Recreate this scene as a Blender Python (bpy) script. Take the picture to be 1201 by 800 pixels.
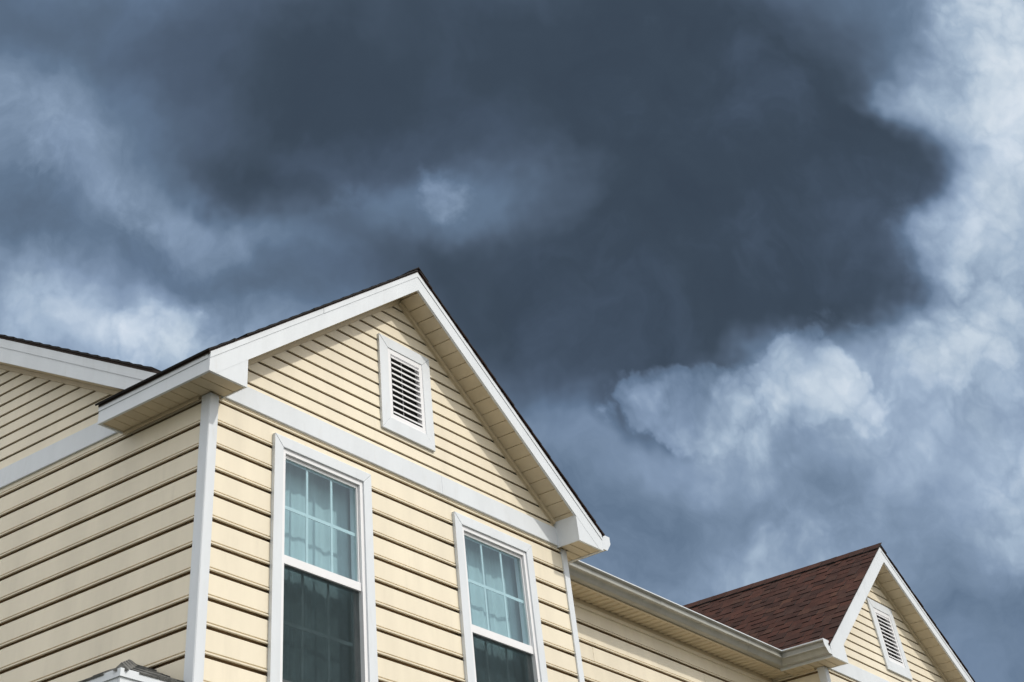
import bpy, math, random
from mathutils import Vector, Matrix
random.seed(7)
scene = bpy.context.scene
for o in list(bpy.data.objects):
    bpy.data.objects.remove(o)
COL = scene.collection

# ------------------------------------------------------------------ camera
ZG = 5.5                                   # house numbers are measured from the first siding course; ground lies ZG below
CAM_R = Vector((0.6471, -0.7609, -0.0474))
CAM_F = Vector((0.5090, 0.3840, 0.7705)).normalized()
CAM_R = (CAM_R - CAM_R.dot(CAM_F) * CAM_F).normalized()
CAM_U = CAM_R.cross(CAM_F).normalized()
FPX, CX, CY, IMG_W, IMG_H = 1475.82, 456.07, -255.86, 1201.0, 800.0
cam_data = bpy.data.cameras.new("camera")
cam = bpy.data.objects.new("camera", cam_data)
COL.objects.link(cam)
m = Matrix((CAM_R, CAM_U, -CAM_F)).transposed().to_4x4()
m.translation = Vector((-6.110, -6.573, -3.970 + ZG))
cam.matrix_world = m
cam_data.sensor_width = 36.0
cam_data.lens = FPX / IMG_W * 36.0
cam_data.shift_x = (IMG_W / 2 - CX) / IMG_W
cam_data.shift_y = (CY - IMG_H / 2) / IMG_W
cam_data.clip_end = 6000
scene.camera = cam

# ------------------------------------------------------------------ sun, sky, exposure
TO_SUN = Vector((0.095, -0.244, 0.222)).normalized()
sun_el = math.asin(TO_SUN.z)
sun_az = math.atan2(TO_SUN.x, TO_SUN.y)
sd = bpy.data.lights.new("sun", 'SUN')
sd.energy = 2.05
sd.angle = math.radians(0.9)
sd.color = (1.0, 0.95, 0.86)
sun = bpy.data.objects.new("sun", sd)
COL.objects.link(sun)
sun.rotation_euler = TO_SUN.to_track_quat('Z', 'Y').to_euler()
sun.location = (0, -20, 30)
scene.view_settings.view_transform = 'Standard'
scene.view_settings.look = 'None'
scene.view_settings.gamma = 1
scene.view_settings.exposure = 0.0
scene.view_settings.use_curve_mapping = False


def srgb(r, g, b):
    f = lambda c: (c / 255 / 12.92) if c / 255 <= 0.04045 else ((c / 255 + 0.055) / 1.055) ** 2.4
    return (f(r), f(g), f(b), 1.0)


class NT:
    """small helper that writes node expressions"""
    def __init__(s, tree):
        s.t = tree
        s.n = tree.nodes
        s.l = tree.links

    def new(s, kind, **kw):
        n = s.n.new(kind)
        for k, v in kw.items():
            setattr(n, k, v)
        return n

    def put(s, sock, v):
        if isinstance(v, bpy.types.NodeSocket):
            s.l.new(v, sock)
        elif v is not None:
            sock.default_value = v

    def math(s, op, a, b=None, c=None, clamp=False):
        n = s.new('ShaderNodeMath', operation=op, use_clamp=clamp)
        s.put(n.inputs[0], a)
        if b is not None:
            s.put(n.inputs[1], b)
        if c is not None:
            s.put(n.inputs[2], c)
        return n.outputs[0]

    def vec(s, op, a, b=None):
        n = s.new('ShaderNodeVectorMath', operation=op)
        s.put(n.inputs[0], a)
        if op == 'SCALE':
            s.put(n.inputs['Scale'], b)
        elif b is not None:
            s.put(n.inputs[1], b)
        return n.outputs['Value'] if op in ('DOT_PRODUCT', 'LENGTH') else n.outputs['Vector']

    def noise(s, v, scale, detail=4, rough=0.55, dist=0.0, w=None):
        n = s.new('ShaderNodeTexNoise')
        if w is not None:
            v = s.vec('ADD', v, (w * 3.17, w * 1.73, w * 2.41))
        s.put(n.inputs['Vector'], v)
        n.inputs['Scale'].default_value = scale
        n.inputs['Detail'].default_value = detail
        n.inputs['Roughness'].default_value = rough
        n.inputs['Distortion'].default_value = dist
        return n

    def ramp(s, fac, stops, mode='LINEAR'):
        n = s.new('ShaderNodeValToRGB')
        n.color_ramp.interpolation = mode
        e = n.color_ramp.elements
        while len(e) > 1:
            e.remove(e[-1])
        e[0].position, e[0].color = stops[0]
        for p, c in stops[1:]:
            x = e.new(p)
            x.color = c
        s.put(n.inputs['Fac'], fac)
        return n.outputs['Color']

    def mix(s, fac, a, b, blend='MIX'):
        n = s.new('ShaderNodeMix', data_type='RGBA', blend_type=blend)
        s.put(n.inputs['Factor'], fac)
        s.put(n.inputs['A'], a) if False else s.put(n.inputs[6], a)
        s.put(n.inputs[7], b)
        return n.outputs[2]

    def smooth(s, x, lo, hi, a=0.0, b=1.0):
        n = s.new('ShaderNodeMapRange', interpolation_type='SMOOTHSTEP')
        s.put(n.inputs['Value'], x)
        n.inputs['From Min'].default_value = lo
        n.inputs['From Max'].default_value = hi
        n.inputs['To Min'].default_value = a
        n.inputs['To Max'].default_value = b
        return n.outputs['Result']


def heading(px, py):
    """world direction of the cloud seen at this place of the photograph"""
    return (CAM_R * ((px - CX) / FPX) - CAM_U * ((py - CY) / FPX) + CAM_F).normalized()


world = bpy.data.worlds.new("World")
scene.world = world
world.use_nodes = True
world.cycles.sampling_method = 'MANUAL'
world.cycles.sample_map_resolution = 256
T = NT(world.node_tree)
T.n.clear()
SC = heading(600, 400)                                    # heart of the storm cloud
SE = SC.cross(Vector((0, 0, 1))).normalized()
SN = SE.cross(SC).normalized()


def storm_uv(d):
    w = d.dot(SC)
    return d.dot(SE) / w, d.dot(SN) / w


D = T.new('ShaderNodeTexCoord').outputs['Generated']


def noise2(v, scale, detail, rough, off, kind='FBM', lac=2.0):
    n = T.new('ShaderNodeTexNoise', noise_dimensions='2D', noise_type=kind)
    T.put(n.inputs['Vector'], T.vec('ADD', v, (off * 3.17, off * 1.73, 0)))
    n.inputs['Scale'].default_value = scale
    n.inputs['Detail'].default_value = detail
    n.inputs['Roughness'].default_value = rough
    n.inputs['Lacunarity'].default_value = lac
    return n


def warped(v, scale, detail, amp, w):
    nz = noise2(v, scale, detail, 0.58, w).outputs['Color']
    return T.vec('ADD', v, T.vec('SCALE', T.vec('SUBTRACT', nz, (0.5, 0.5, 0.5)), amp))


def uv_of(v):
    w = T.math('MAXIMUM', T.vec('DOT_PRODUCT', v, SC), 0.15)
    cx = T.new('ShaderNodeCombineXYZ')
    T.put(cx.inputs[0], T.math('DIVIDE', T.vec('DOT_PRODUCT', v, SE), w))
    T.put(cx.inputs[1], T.math('DIVIDE', T.vec('DOT_PRODUCT', v, SN), w))
    return cx.outputs[0]


def blob(uv, px, py, rx, ry, ang=0.0, lo=0.0, hi=1.0):
    """ellipse of cloud round one heading: 1 in the middle, 0 at its rim; lo/hi set how firm the rim is"""
    u0, v0 = storm_uv(heading(px, py))
    ux, vx = storm_uv(heading(px + 10, py))
    uy, vy = storm_uv(heading(px, py + 10))
    k = math.sqrt(abs((ux - u0) * (vy - v0) - (uy - u0) * (vx - v0))) / 10
    tilt = math.atan2(vx - v0, ux - u0) - math.radians(ang)
    mp = T.new('ShaderNodeMapping', vector_type='TEXTURE')
    T.put(mp.inputs['Vector'], uv)
    mp.inputs['Location'].default_value = (u0, v0, 0)
    mp.inputs['Rotation'].default_value = (0, 0, tilt)
    mp.inputs['Scale'].default_value = (rx * k, ry * k, 1)
    g = T.new('ShaderNodeTexGradient', gradient_type='SPHERICAL')
    T.put(g.inputs[0], mp.outputs[0])
    return T.smooth(g.outputs['Fac'], lo, hi)


def total(first, items):
    acc = first
    for w, b in items:
        acc = T.math('MULTIPLY_ADD', b, w, acc)
    return acc


UV = uv_of(D)
US = warped(UV, 4.5, 5, 0.16, 1.7)
UP = warped(UV, 14.0, 5, 0.050, 2.3)
# grey level: 0 deepest storm grey, 1 white cloud
BASE = 0.46
soft = [  # weight, x, y, rx, ry, angle: the layers behind
    (0.14, 10, 120, 200, 130, 0), (-0.08, 50, 275, 240, 90, 10), (0.12, 215, 235, 230, 70, 30), (0.09, 380, 265, 200, 60, -15), (0.10, 60, 185, 150, 60, 35),
    (-0.08, 300, 330, 240, 80, 0), (-0.12, 480, 330, 300, 120, 0),
    (0.40, 165, 420, 300, 110, 15), (0.20, 20, 395, 260, 100, 0),
    (0.52, 1200, 20, 200, 360, 0), (0.32, 1160, 230, 230, 280, 0), (0.24, 1090, 390, 290, 180, 0), (0.14, 1050, 100, 100, 120, 20),
    (0.16, 1150, 480, 220, 160, 0), (0.20, 1010, 630, 440, 240, 0), (0.14, 800, 670, 280, 150, 0), (0.14, 880, 480, 310, 120, -8), (0.14, 810, 520, 230, 80, 0),
    (-0.10, 1140, 730, 200, 130, 0), (0.08, 920, 690, 260, 110, 0), (0.14, 1210, 620, 130, 140, 0),
]
F_soft = total(BASE, [(w, blob(US, x, y, rx, ry, a)) for w, x, y, rx, ry, a in soft])
storm = [  # how thick the dark mass lies
    (0.95, 660, 40, 560, 230, 0), (1.00, 870, 220, 340, 290, 15), (0.70, 1030, 178, 210, 105, -25), (0.55, 985, 315, 190, 105, -20),
    (0.70, 760, 375, 260, 140, -20), (0.60, 620, 340, 280, 150, 0), (0.55, 330, 140, 320, 140, 10), (0.45, 120, 10, 320, 110, 0), (0.45, 360, 225, 200, 80, 20),
    (-0.16, 640, 225, 110, 110, 0), (-0.12, 525, 230, 120, 80, 0), (0.34, 680, 435, 200, 120, -10), (0.25, 560, 320, 220, 110, 0), (-0.30, 1030, 258, 110, 44, -25), (-0.35, 1075, 95, 80, 100, 20),
]
puffs = [  # lumps of the bright cumulus
    (0.20, 745, 480, 90, 54, -10), (0.20, 800, 470, 100, 66, 0), (0.20, 865, 495, 150, 84, 0), (0.24, 925, 432, 70, 64, 0), (0.18, 950, 455, 90, 70, 10),
    (0.18, 1000, 478, 96, 70, 15), (0.10, 960, 386, 84, 44, 0),
]
wisps = [  # looser bright cloud
    (0.26, 526, 222, 50, 54, 0), (0.14, 160, 255, 90, 40, 40), (0.14, 60, 190, 90, 40, 40), (0.12, 400, 240, 90, 34, -25), (0.26, 190, 400, 130, 76, 0), (0.10, 922, 606, 66, 40, 0), (0.18, 1090, 430, 150, 84, 20), (0.14, 1150, 330, 150, 120, 0),
    (0.24, 1210, 590, 100, 150, 0), (0.22, 1165, 70, 100, 230, 0), (0.18, 1095, 285, 90, 100, 0), (0.16, 1185, 410, 140, 90, 0),
]
bellies = [(-0.16, 840, 556, 320, 62, -4), (-0.10, 975, 520, 120, 40, 0), (-0.08, 1100, 470, 130, 40, 0), (-0.10, 190, 440, 160, 40, 0)]
A_puff = total(0.0, [(w, blob(UP, x, y, rx, ry, a, 0.0, 0.75)) for w, x, y, rx, ry, a in puffs])
A_wisp = total(0.0, [(w, blob(UP, x, y, rx, ry, a, 0.0, 0.9)) for w, x, y, rx, ry, a in wisps])
vor = T.new('ShaderNodeTexVoronoi', voronoi_dimensions='2D', feature='F1')
T.put(vor.inputs['Vector'], UP)
vor.inputs['Scale'].default_value = 40.0
vor.inputs['Detail'].default_value = 2.0
vor.inputs['Roughness'].default_value = 0.55
cells = T.math('SUBTRACT', 0.42, vor.outputs['Distance'])
fine = T.math('SUBTRACT', noise2(US, 16.0, 6, 0.62, 3.3).outputs['Fac'], 0.5)
broad = T.math('SUBTRACT', noise2(US, 6.0, 4, 0.55, 6.1).outputs['Fac'], 0.5)
edge = T.math('MULTIPLY_ADD', cells, 0.16, T.math('MULTIPLY_ADD', fine, 0.18, A_puff))
base_fade = T.math('MAXIMUM', blob(US, 790, 570, 330, 105, -4, 0.0, 0.65), blob(US, 970, 540, 170, 70, 0, 0.0, 0.65))
F_puff = T.math('MULTIPLY', T.smooth(edge, 0.03, 0.20), T.math('MULTIPLY_ADD', cells, 0.12, T.math('MULTIPLY_ADD', A_puff, 0.75, 0.06)))
F_puff = T.math('MULTIPLY', F_puff, T.math('MULTIPLY_ADD', base_fade, -0.9, 1.0))
loose = T.math('MULTIPLY_ADD', cells, 0.12, T.math('MULTIPLY_ADD', fine, 0.24, A_wisp))
F_puff = T.math('ADD', F_puff, T.math('MULTIPLY', T.smooth(loose, -0.04, 0.30), T.math('MULTIPLY_ADD', A_wisp, 0.75, 0.03)))
thick = total(0.0, [(w, blob(US, x, y, rx, ry, a, 0.0, 0.8)) for w, x, y, rx, ry, a in storm])
thick = T.smooth(T.math('MULTIPLY_ADD', fine, 0.30, T.math('MULTIPLY_ADD', broad, 0.40, thick)), -0.05, 1.15)
dark_level = T.math('MULTIPLY_ADD', fine, 0.10, T.math('MULTIPLY_ADD', broad, 0.30, 0.09))
F_in = T.math('MULTIPLY_ADD', thick, T.math('SUBTRACT', dark_level, F_soft), F_soft)
F_in = T.math('ADD', F_in, F_puff)
F_in = total(F_in, [(w, blob(US, x, y, rx, ry, a)) for w, x, y, rx, ry, a in bellies])
F_in = T.math('MULTIPLY_ADD', fine, T.smooth(F_in, 0.12, 0.70, 0.06, 0.40), F_in)
F_in = T.math('MULTIPLY_ADD', cells, T.smooth(F_in, 0.45, 0.85, 0.0, 0.14), F_in)
F_in = T.math('MULTIPLY_ADD', broad, T.smooth(F_in, 0.05, 0.45, 0.06, 0.30), F_in)
# beyond the storm, out of view: broken cloud, brightened to light the shaded walls
far = T.noise(D, 2.2, 4, 0.55, 0.0, 11.0).outputs['Fac']
F_out = T.math('MULTIPLY_ADD', far, 0.9, 0.78)
near = T.smooth(T.vec('DOT_PRODUCT', D, SC), math.cos(math.radians(58)), math.cos(math.radians(36)))
F_all = T.math('ADD', T.math('MULTIPLY', F_in, near), T.math('MULTIPLY', F_out, T.math('SUBTRACT', 1.0, near)))
cloud_col = T.ramp(T.math('MULTIPLY', F_all, 0.76), [
    (0.00, srgb(56, 68, 83)), (0.076, srgb(61, 74, 89)), (0.19, srgb(79, 94, 113)), (0.32, srgb(99, 119, 143)),
    (0.456, srgb(132, 152, 177)), (0.60, srgb(163, 182, 203)), (0.78, srgb(196, 210, 224)), (1.00, srgb(224, 232, 240))])
cloud_col = T.mix(T.smooth(broad, -0.05, 0.15, 0.0, 0.5), cloud_col, (0.98, 0.99, 1.04, 1), 'MULTIPLY')
cloud_col = T.mix(T.math('SUBTRACT', 1.0, near), cloud_col, (1.90, 1.70, 1.48, 1), 'MULTIPLY')
sky_tex = T.new('ShaderNodeTexSky', sky_type='NISHITA')
sky_tex.sun_disc = False
sky_tex.sun_elevation = sun_el
sky_tex.sun_rotation = sun_az
sky_tex.air_density = 1.2
sky_tex.dust_density = 2.0
clear = T.vec('SCALE', sky_tex.outputs['Color'], 0.15)
gap = T.math('MULTIPLY', T.smooth(far, 0.50, 0.40), T.math('SUBTRACT', 1.0, near))
sky_col = T.mix(T.math('MULTIPLY', gap, 0.8), cloud_col, clear)
bg = T.new('ShaderNodeBackground')
T.put(bg.inputs['Color'], sky_col)
bg.inputs['Strength'].default_value = 1.0
outw = T.new('ShaderNodeOutputWorld')
T.l.new(bg.outputs[0], outw.inputs['Surface'])


# ------------------------------------------------------------------ materials
def material(name, col, rough=0.5, vary=0.06, scale=3.0, bump=0.0, bump_scale=60.0, rnd=0.0, metal=0.0, spec=0.4, stretch=(1, 1, 1),
             dirt=None, dirt_amt=0.0):
    mt = bpy.data.materials.new(name)
    mt.use_nodes = True
    t = NT(mt.node_tree)
    b = t.n['Principled BSDF']
    gco = t.new('ShaderNodeNewGeometry').outputs['Position']
    mp = t.new('ShaderNodeMapping')
    t.l.new(gco, mp.inputs['Vector'])
    mp.inputs['Scale'].default_value = stretch
    co = mp.outputs[0]
    nz = t.noise(co, scale, 5, 0.6).outputs['Fac']
    lo = tuple(c * (1 - vary) for c in col) + (1,)
    hi = tuple(min(1, c * (1 + vary)) for c in col) + (1,)
    c = t.mix(t.smooth(nz, 0.3, 0.7), lo, hi)
    if dirt:
        n2 = t.noise(co, scale * 2.7, 7, 0.65, 0.3, 5.5).outputs['Fac']
        c = t.mix(t.smooth(n2, 0.52, 0.75, 0.0, dirt_amt), c, dirt + (1,))
    if rnd:
        oi = t.new('ShaderNodeObjectInfo').outputs['Random']
        c = t.mix(1.0, c, t.ramp(oi, [(0, (1 - rnd,) * 3 + (1,)), (1, (1 + rnd,) * 3 + (1,))]), 'MULTIPLY')
    t.put(b.inputs['Base Color'], c)
    b.inputs['Roughness'].default_value = rough
    b.inputs['Metallic'].default_value = metal
    b.inputs['Specular IOR Level'].default_value = spec
    if bump:
        bn = t.new('ShaderNodeBump')
        bn.inputs['Strength'].default_value = bump
        bn.inputs['Distance'].default_value = 0.01
        n3 = t.noise(co, bump_scale, 4, 0.6).outputs['Fac']
        t.put(bn.inputs['Height'], n3)
        t.l.new(bn.outputs[0], b.inputs['Normal'])
    return mt


M_SIDING = material('cream_vinyl', (0.80, 0.722, 0.572), 0.45, 0.05, 1.3, 0.18, 5.0, rnd=0.03, dirt=(0.60, 0.54, 0.43), dirt_amt=0.22, stretch=(2.2, 2.2, 0.5))
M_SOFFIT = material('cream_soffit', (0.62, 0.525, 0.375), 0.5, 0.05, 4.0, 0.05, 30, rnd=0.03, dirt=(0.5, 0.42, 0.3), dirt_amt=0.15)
M_WHITE = material('white_trim', (0.70, 0.735, 0.775), 0.42, 0.03, 2.5, 0.06, 9.0, rnd=0.015, dirt=(0.54, 0.54, 0.52), dirt_amt=0.22, stretch=(2.0, 2.0, 0.6))
M_VINYLW = material('white_window_vinyl', (0.82, 0.82, 0.84), 0.35, 0.02, 4.0)
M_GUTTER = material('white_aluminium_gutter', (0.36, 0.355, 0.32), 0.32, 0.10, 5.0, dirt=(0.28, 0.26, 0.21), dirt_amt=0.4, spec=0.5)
M_SHEATH = material('sheathing', (0.60, 0.43, 0.26), 0.9)
M_DECK = material('roof_deck', (0.05, 0.035, 0.03), 0.9)
M_DARKVENT = material('vent_screen', (0.035, 0.035, 0.033), 0.9)
M_CURTAIN = material('sheer_curtain', (0.60, 0.68, 0.69), 0.9, 0.07, 3.0, stretch=(6, 6, 0.4))
M_MUNTIN = material('pale_muntin', (0.88, 0.92, 0.92), 0.4, 0.02)
M_GROUND = None


def shingle_material(name, rnd):
    mt = bpy.data.materials.new(name)
    mt.use_nodes = True
    t = NT(mt.node_tree)
    b = t.n['Principled BSDF']
    oi = t.new('ShaderNodeObjectInfo').outputs['Random']
    pos = t.new('ShaderNodeNewGeometry').outputs['Position']
    base = t.ramp(oi, [(0, (0.042, 0.022, 0.018, 1)), (0.3, (0.056, 0.026, 0.020, 1)), (0.6, (0.072, 0.032, 0.024, 1)), (0.85, (0.052, 0.029, 0.024, 1)), (1, (0.084, 0.042, 0.030, 1))])
    if not rnd:
        n0 = t.noise(pos, 5.0, 3).outputs['Fac']
        base = t.ramp(n0, [(0.3, (0.04, 0.022, 0.018, 1)), (0.7, (0.08, 0.038, 0.03, 1))])
    gr = t.noise(pos, 220.0, 3, 0.7).outputs['Fac']
    big = t.noise(pos, 7.0, 4, 0.6).outputs['Fac']
    c = t.mix(1.0, base, t.ramp(gr, [(0.3, (0.55, 0.55, 0.55, 1)), (0.7, (1.45, 1.42, 1.4, 1))]), 'MULTIPLY')
    c = t.mix(1.0, c, t.ramp(big, [(0.3, (0.8, 0.8, 0.82, 1)), (0.7, (1.2, 1.18, 1.15, 1))]), 'MULTIPLY')
    t.put(b.inputs['Base Color'], c)
    b.inputs['Roughness'].default_value = 0.95
    b.inputs['Specular IOR Level'].default_value = 0.15
    bn = t.new('ShaderNodeBump')
    bn.inputs['Strength'].default_value = 0.5
    bn.inputs['Distance'].default_value = 0.004
    t.put(bn.inputs['Height'], gr)
    t.l.new(bn.outputs[0], b.inputs['Normal'])
    return mt


M_SHINGLE = shingle_material('brown_shingle', True)
M_SHINGLE_L = shingle_material('brown_shingle_layer', False)
M_ASPHALT = material('asphalt_edge', (0.016, 0.014, 0.014), 0.9, 0.3, 40.0)
M_GREYSH = material('grey_shingle', (0.13, 0.13, 0.125), 0.95, 0.3, 60.0, 0.4, 200)


def glass_material():
    mt = bpy.data.materials.new('window_glass')
    mt.use_nodes = True
    t = NT(mt.node_tree)
    t.n.clear()
    tr = t.new('ShaderNodeBsdfTransparent')
    tr.inputs['Color'].default_value = (0.80, 0.875, 0.895, 1)
    gl = t.new('ShaderNodeBsdfGlossy')
    gl.inputs['Roughness'].default_value = 0.015
    gl.inputs['Color'].default_value = (0.85, 0.97, 1.0, 1)
    fr = t.new('ShaderNodeFresnel')
    fr.inputs['IOR'].default_value = 1.75
    pos = t.new('ShaderNodeNewGeometry').outputs['Position']
    bn = t.new('ShaderNodeBump')
    bn.inputs['Strength'].default_value = 0.05
    bn.inputs['Distance'].default_value = 0.02
    t.put(bn.inputs['Height'], t.noise(pos, 3.0, 2).outputs['Fac'])
    t.l.new(bn.outputs[0], gl.inputs['Normal'])
    mx = t.new('ShaderNodeMixShader')
    bk = t.new('ShaderNodeNewGeometry').outputs['Backfacing']
    t.put(mx.inputs[0], t.math('MULTIPLY', fr.outputs[0], t.math('SUBTRACT', 1.0, bk)))
    t.l.new(tr.outputs[0], mx.inputs[1])
    t.l.new(gl.outputs[0], mx.inputs[2])
    o = t.new('ShaderNodeOutputMaterial')
    t.l.new(mx.outputs[0], o.inputs['Surface'])
    return mt


def screen_material():
    mt = bpy.data.materials.new('insect_mesh')
    mt.use_nodes = True
    t = NT(mt.node_tree)
    t.n.clear()
    tr = t.new('ShaderNodeBsdfTransparent')
    df = t.new('ShaderNodeBsdfDiffuse')
    df.inputs['Color'].default_value = (0.035, 0.048, 0.052, 1)
    mx = t.new('ShaderNodeMixShader')
    pos = t.new('ShaderNodeNewGeometry').outputs['Position']
    t.put(mx.inputs[0], t.smooth(t.noise(pos, 6.0, 4).outputs['Fac'], 0.3, 0.7, 0.44, 0.50))
    t.l.new(tr.outputs[0], mx.inputs[1])
    t.l.new(df.outputs[0], mx.inputs[2])
    o = t.new('ShaderNodeOutputMaterial')
    t.l.new(mx.outputs[0], o.inputs['Surface'])
    return mt


M_GLASS = glass_material()
M_SCREEN = screen_material()


# ------------------------------------------------------------------ mesh helpers
class MB:
    def __init__(s):
        s.v, s.f = [], []

    def add(s, vs, fs):
        k = len(s.v)
        s.v += [tuple(p) for p in vs]
        s.f += [tuple(i + k for i in f) for f in fs]
        return s

    def box(s, x0, x1, y0, y1, z0, z1):
        return s.add([(x0, y0, z0), (x1, y0, z0), (x1, y1, z0), (x0, y1, z0), (x0, y0, z1), (x1, y0, z1), (x1, y1, z1), (x0, y1, z1)],
                     [(3, 2, 1, 0), (4, 5, 6, 7), (0, 1, 5, 4), (1, 2, 6, 5), (2, 3, 7, 6), (3, 0, 4, 7)])

    def sweep(s, prof, fn, a0, a1):
        """prof: list of 2-D points; a0/a1 numbers or functions of the 2-D point; fn(a, p) -> xyz"""
        g = lambda a, p: a(p) if callable(a) else a
        n = len(prof)
        vs = [fn(g(a0, p), p) for p in prof] + [fn(g(a1, p), p) for p in prof]
        fs = [(i, (i + 1) % n, (i + 1) % n + n, i + n) for i in range(n)] + [tuple(range(n))[::-1], tuple(range(n, 2 * n))]
        return s.add(vs, fs)

    def build(s, name, mat, parent=None, kind=None, bevel=0.0, matrix=None):
        me = bpy.data.meshes.new(name)
        me.from_pydata([(x, y, z + ZG) for x, y, z in s.v], [], s.f)
        import bmesh
        bm = bmesh.new()
        bm.from_mesh(me)
        bmesh.ops.recalc_face_normals(bm, faces=bm.faces)
        if bevel:
            bmesh.ops.bevel(bm, geom=[e for e in bm.edges if e.calc_face_angle(0) > 0.5], offset=bevel, segments=2, affect='EDGES', profile=0.6)
        bm.to_mesh(me)
        bm.free()
        me.materials.append(mat)
        if mat in (M_SHINGLE, M_SHINGLE_L):        # butts and sides show the black asphalt
            me.materials.append(M_ASPHALT)
            for p in me.polygons:
                v = [me.vertices[i].co for i in p.vertices]
                if p.area / max((v[i] - v[i - 1]).length for i in range(len(v))) < 0.03:
                    p.material_index = 1
        o = bpy.data.objects.new(name, me)
        COL.objects.link(o)
        if parent:
            o.parent = parent
        if kind:
            o['kind'] = kind
        return o


def poly_y(pts, y0, y1):       # polygon in x,z thickened along y
    return MB().sweep(pts, lambda a, p: (p[0], a, p[1]), y0, y1)


def poly_x(pts, x0, x1):       # polygon in y,z thickened along x
    return MB().sweep(pts, lambda a, p: (a, p[0], p[1]), x0, x1)


# ------------------------------------------------------------------ ground
def ground():
    global M_GROUND
    mt = bpy.data.materials.new('dark_ground')
    mt.use_nodes = True
    t = NT(mt.node_tree)
    pos = t.new('ShaderNodeNewGeometry').outputs['Position']
    n1 = t.noise(pos, 0.25, 6, 0.6).outputs['Fac']
    n2 = t.noise(pos, 14.0, 5, 0.7).outputs['Fac']
    c = t.ramp(n1, [(0.35, (0.05, 0.052, 0.036, 1)), (0.65, (0.085, 0.08, 0.06, 1))])  # unseen ground, colour kept dark so little light bounces onto the soffits
    c = t.mix(1.0, c, t.ramp(n2, [(0.3, (0.75, 0.75, 0.75, 1)), (0.7, (1.15, 1.15, 1.15, 1))]), 'MULTIPLY')
    t.put(t.n['Principled BSDF'].inputs['Base Color'], c)
    t.n['Principled BSDF'].inputs['Roughness'].default_value = 0.95
    R = 1500
    o = MB().add([(-R, -R, -ZG), (R, -R, -ZG), (R, R, -ZG), (-R, R, -ZG)], [(0, 1, 2, 3)]).build('ground', mt)
    o['kind'] = 'structure'
    o['label'] = 'dark ground around the house'


ground()

# ------------------------------------------------------------------ the house
house = bpy.data.objects.new('house', None)
COL.objects.link(house)
house['label'] = 'cream vinyl sided two storey house with white trimmed gables and brown shingle roof'
house['category'] = 'house'

E = 0.1524          # lower siding exposure
G = 0.0937          # gable siding exposure
W = 4.306           # width of the near bay
X2, W2 = 9.110, 4.130   # second bay
OV = 0.244          # gable overhang
S = 0.251           # eave overhang
ZS = 0.158          # soffit
PIT = 0.637         # bay roof pitch
YM = 0.630          # main front wall
PM = 0.487          # main roof pitch
XR = 13.60          # right end of the main house
YB = 8.20           # back wall
L_EAVE = 0.893
Z_LOW = -2.75       # boards are single pieces above this height

# thin hollow vinyl boards: lip and groove at the foot, face, ledge at the head; the gap between two boards opens on the wall behind
LAP = [(-0.010, 0.0), (0.0035, 0.0), (0.0055, 0.002), (0.0055, 0.0095), (0.003, 0.0110), (-0.012, 0.0112), (-0.012, 0.0170), (0.000, 0.0185), (0.0012, 0.0200),
       (0.0005, E - 0.021), (-0.002, E - 0.0195), (-0.022, E - 0.018), (-0.022, E - 0.021), (-0.005, E - 0.025), (-0.0150, 0.021), (-0.015, 0.0165), (-0.010, 0.008)]
FINE = [(-0.008, 0.0), (0.0045, 0.0), (0.0055, 0.0015), (0.0050, 0.008), (0.0, G - 0.0150), (-0.002, G - 0.0140), (-0.016, G - 0.0135), (-0.016, G - 0.0155), (-0.004, G - 0.018), (-0.006, 0.008), (-0.008, 0.006)]


def m_front(y):
    return lambda a, p: (a, y - p[0], p[1])


def m_left(x):
    return lambda a, p: (x - p[0], a, p[1])


def m_back(y):
    return lambda a, p: (a, y + p[0], p[1])


def m_right(x):
    return lambda a, p: (x + p[0], a, p[1])


def clip_h(poly, lo, hi):
    """keep the part of a profile between two heights"""
    for lim, sgn in ((lo, 1), (hi, -1)):
        if lim is None:
            continue
        out = []
        for i, p in enumerate(poly):
            q = poly[i - 1]
            dp, dq = sgn * (p[1] - lim), sgn * (q[1] - lim)
            if (dp >= 0) != (dq >= 0):
                t = dq / (dq - dp)
                out.append((q[0] + (p[0] - q[0]) * t, lim))
            if dp >= 0:
                out.append(p)
        poly = out
    return poly


def board(mb, prof, fn, a0, a1, jitter):
    """one siding board, very slightly bowed along its length"""
    g = lambda a, p: a(p) if callable(a) else a
    n = len(prof)
    mid = prof[0]
    ln = abs(g(a1, mid) - g(a0, mid))
    k = max(1, min(9, int(ln / 0.55)))
    rings = []
    for i in range(k + 1):
        t = i / k
        ju = random.uniform(-1, 1) * jitter * 1.6
        jz = random.uniform(-1, 1) * jitter * 1.4
        rings.append([fn(g(a0, p) * (1 - t) + g(a1, p) * t, (p[0] + ju, p[1] + jz)) for p in prof])
    vs = [v for r in rings for v in r]
    fs = [(r * n + i, r * n + (i + 1) % n, (r + 1) * n + (i + 1) % n, (r + 1) * n + i) for r in range(k) for i in range(n)]
    fs += [tuple(range(n))[::-1], tuple(range(k * n, k * n + n))]
    return mb.add(vs, fs)


def courses(wall, fn, prof, pitch, z_top, n, spans, low=Z_LOW, jitter=0.0008):
    """siding boards under one wall; spans(z0, z1) -> list of (a0, a1[, zmin, zmax]), each end a number or a function of the profile point"""
    rest = MB()
    for k in range(n):
        z0 = z_top - pitch * k
        for sp in spans(z0, z0 + pitch):
            a0, a1 = sp[:2]
            pr = [(u, z0 + h) for u, h in prof]
            if len(sp) > 2:
                pr = clip_h(pr, sp[2], sp[3])
                if len(pr) < 3:
                    continue
            if z0 > low:
                board(MB(), pr, fn, a0, a1, jitter).build('siding_board', M_SIDING, wall)
            else:
                rest.sweep(pr, fn, a0, a1)
    if rest.v:
        rest.build('siding', M_SIDING, wall, 'stuff')


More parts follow.
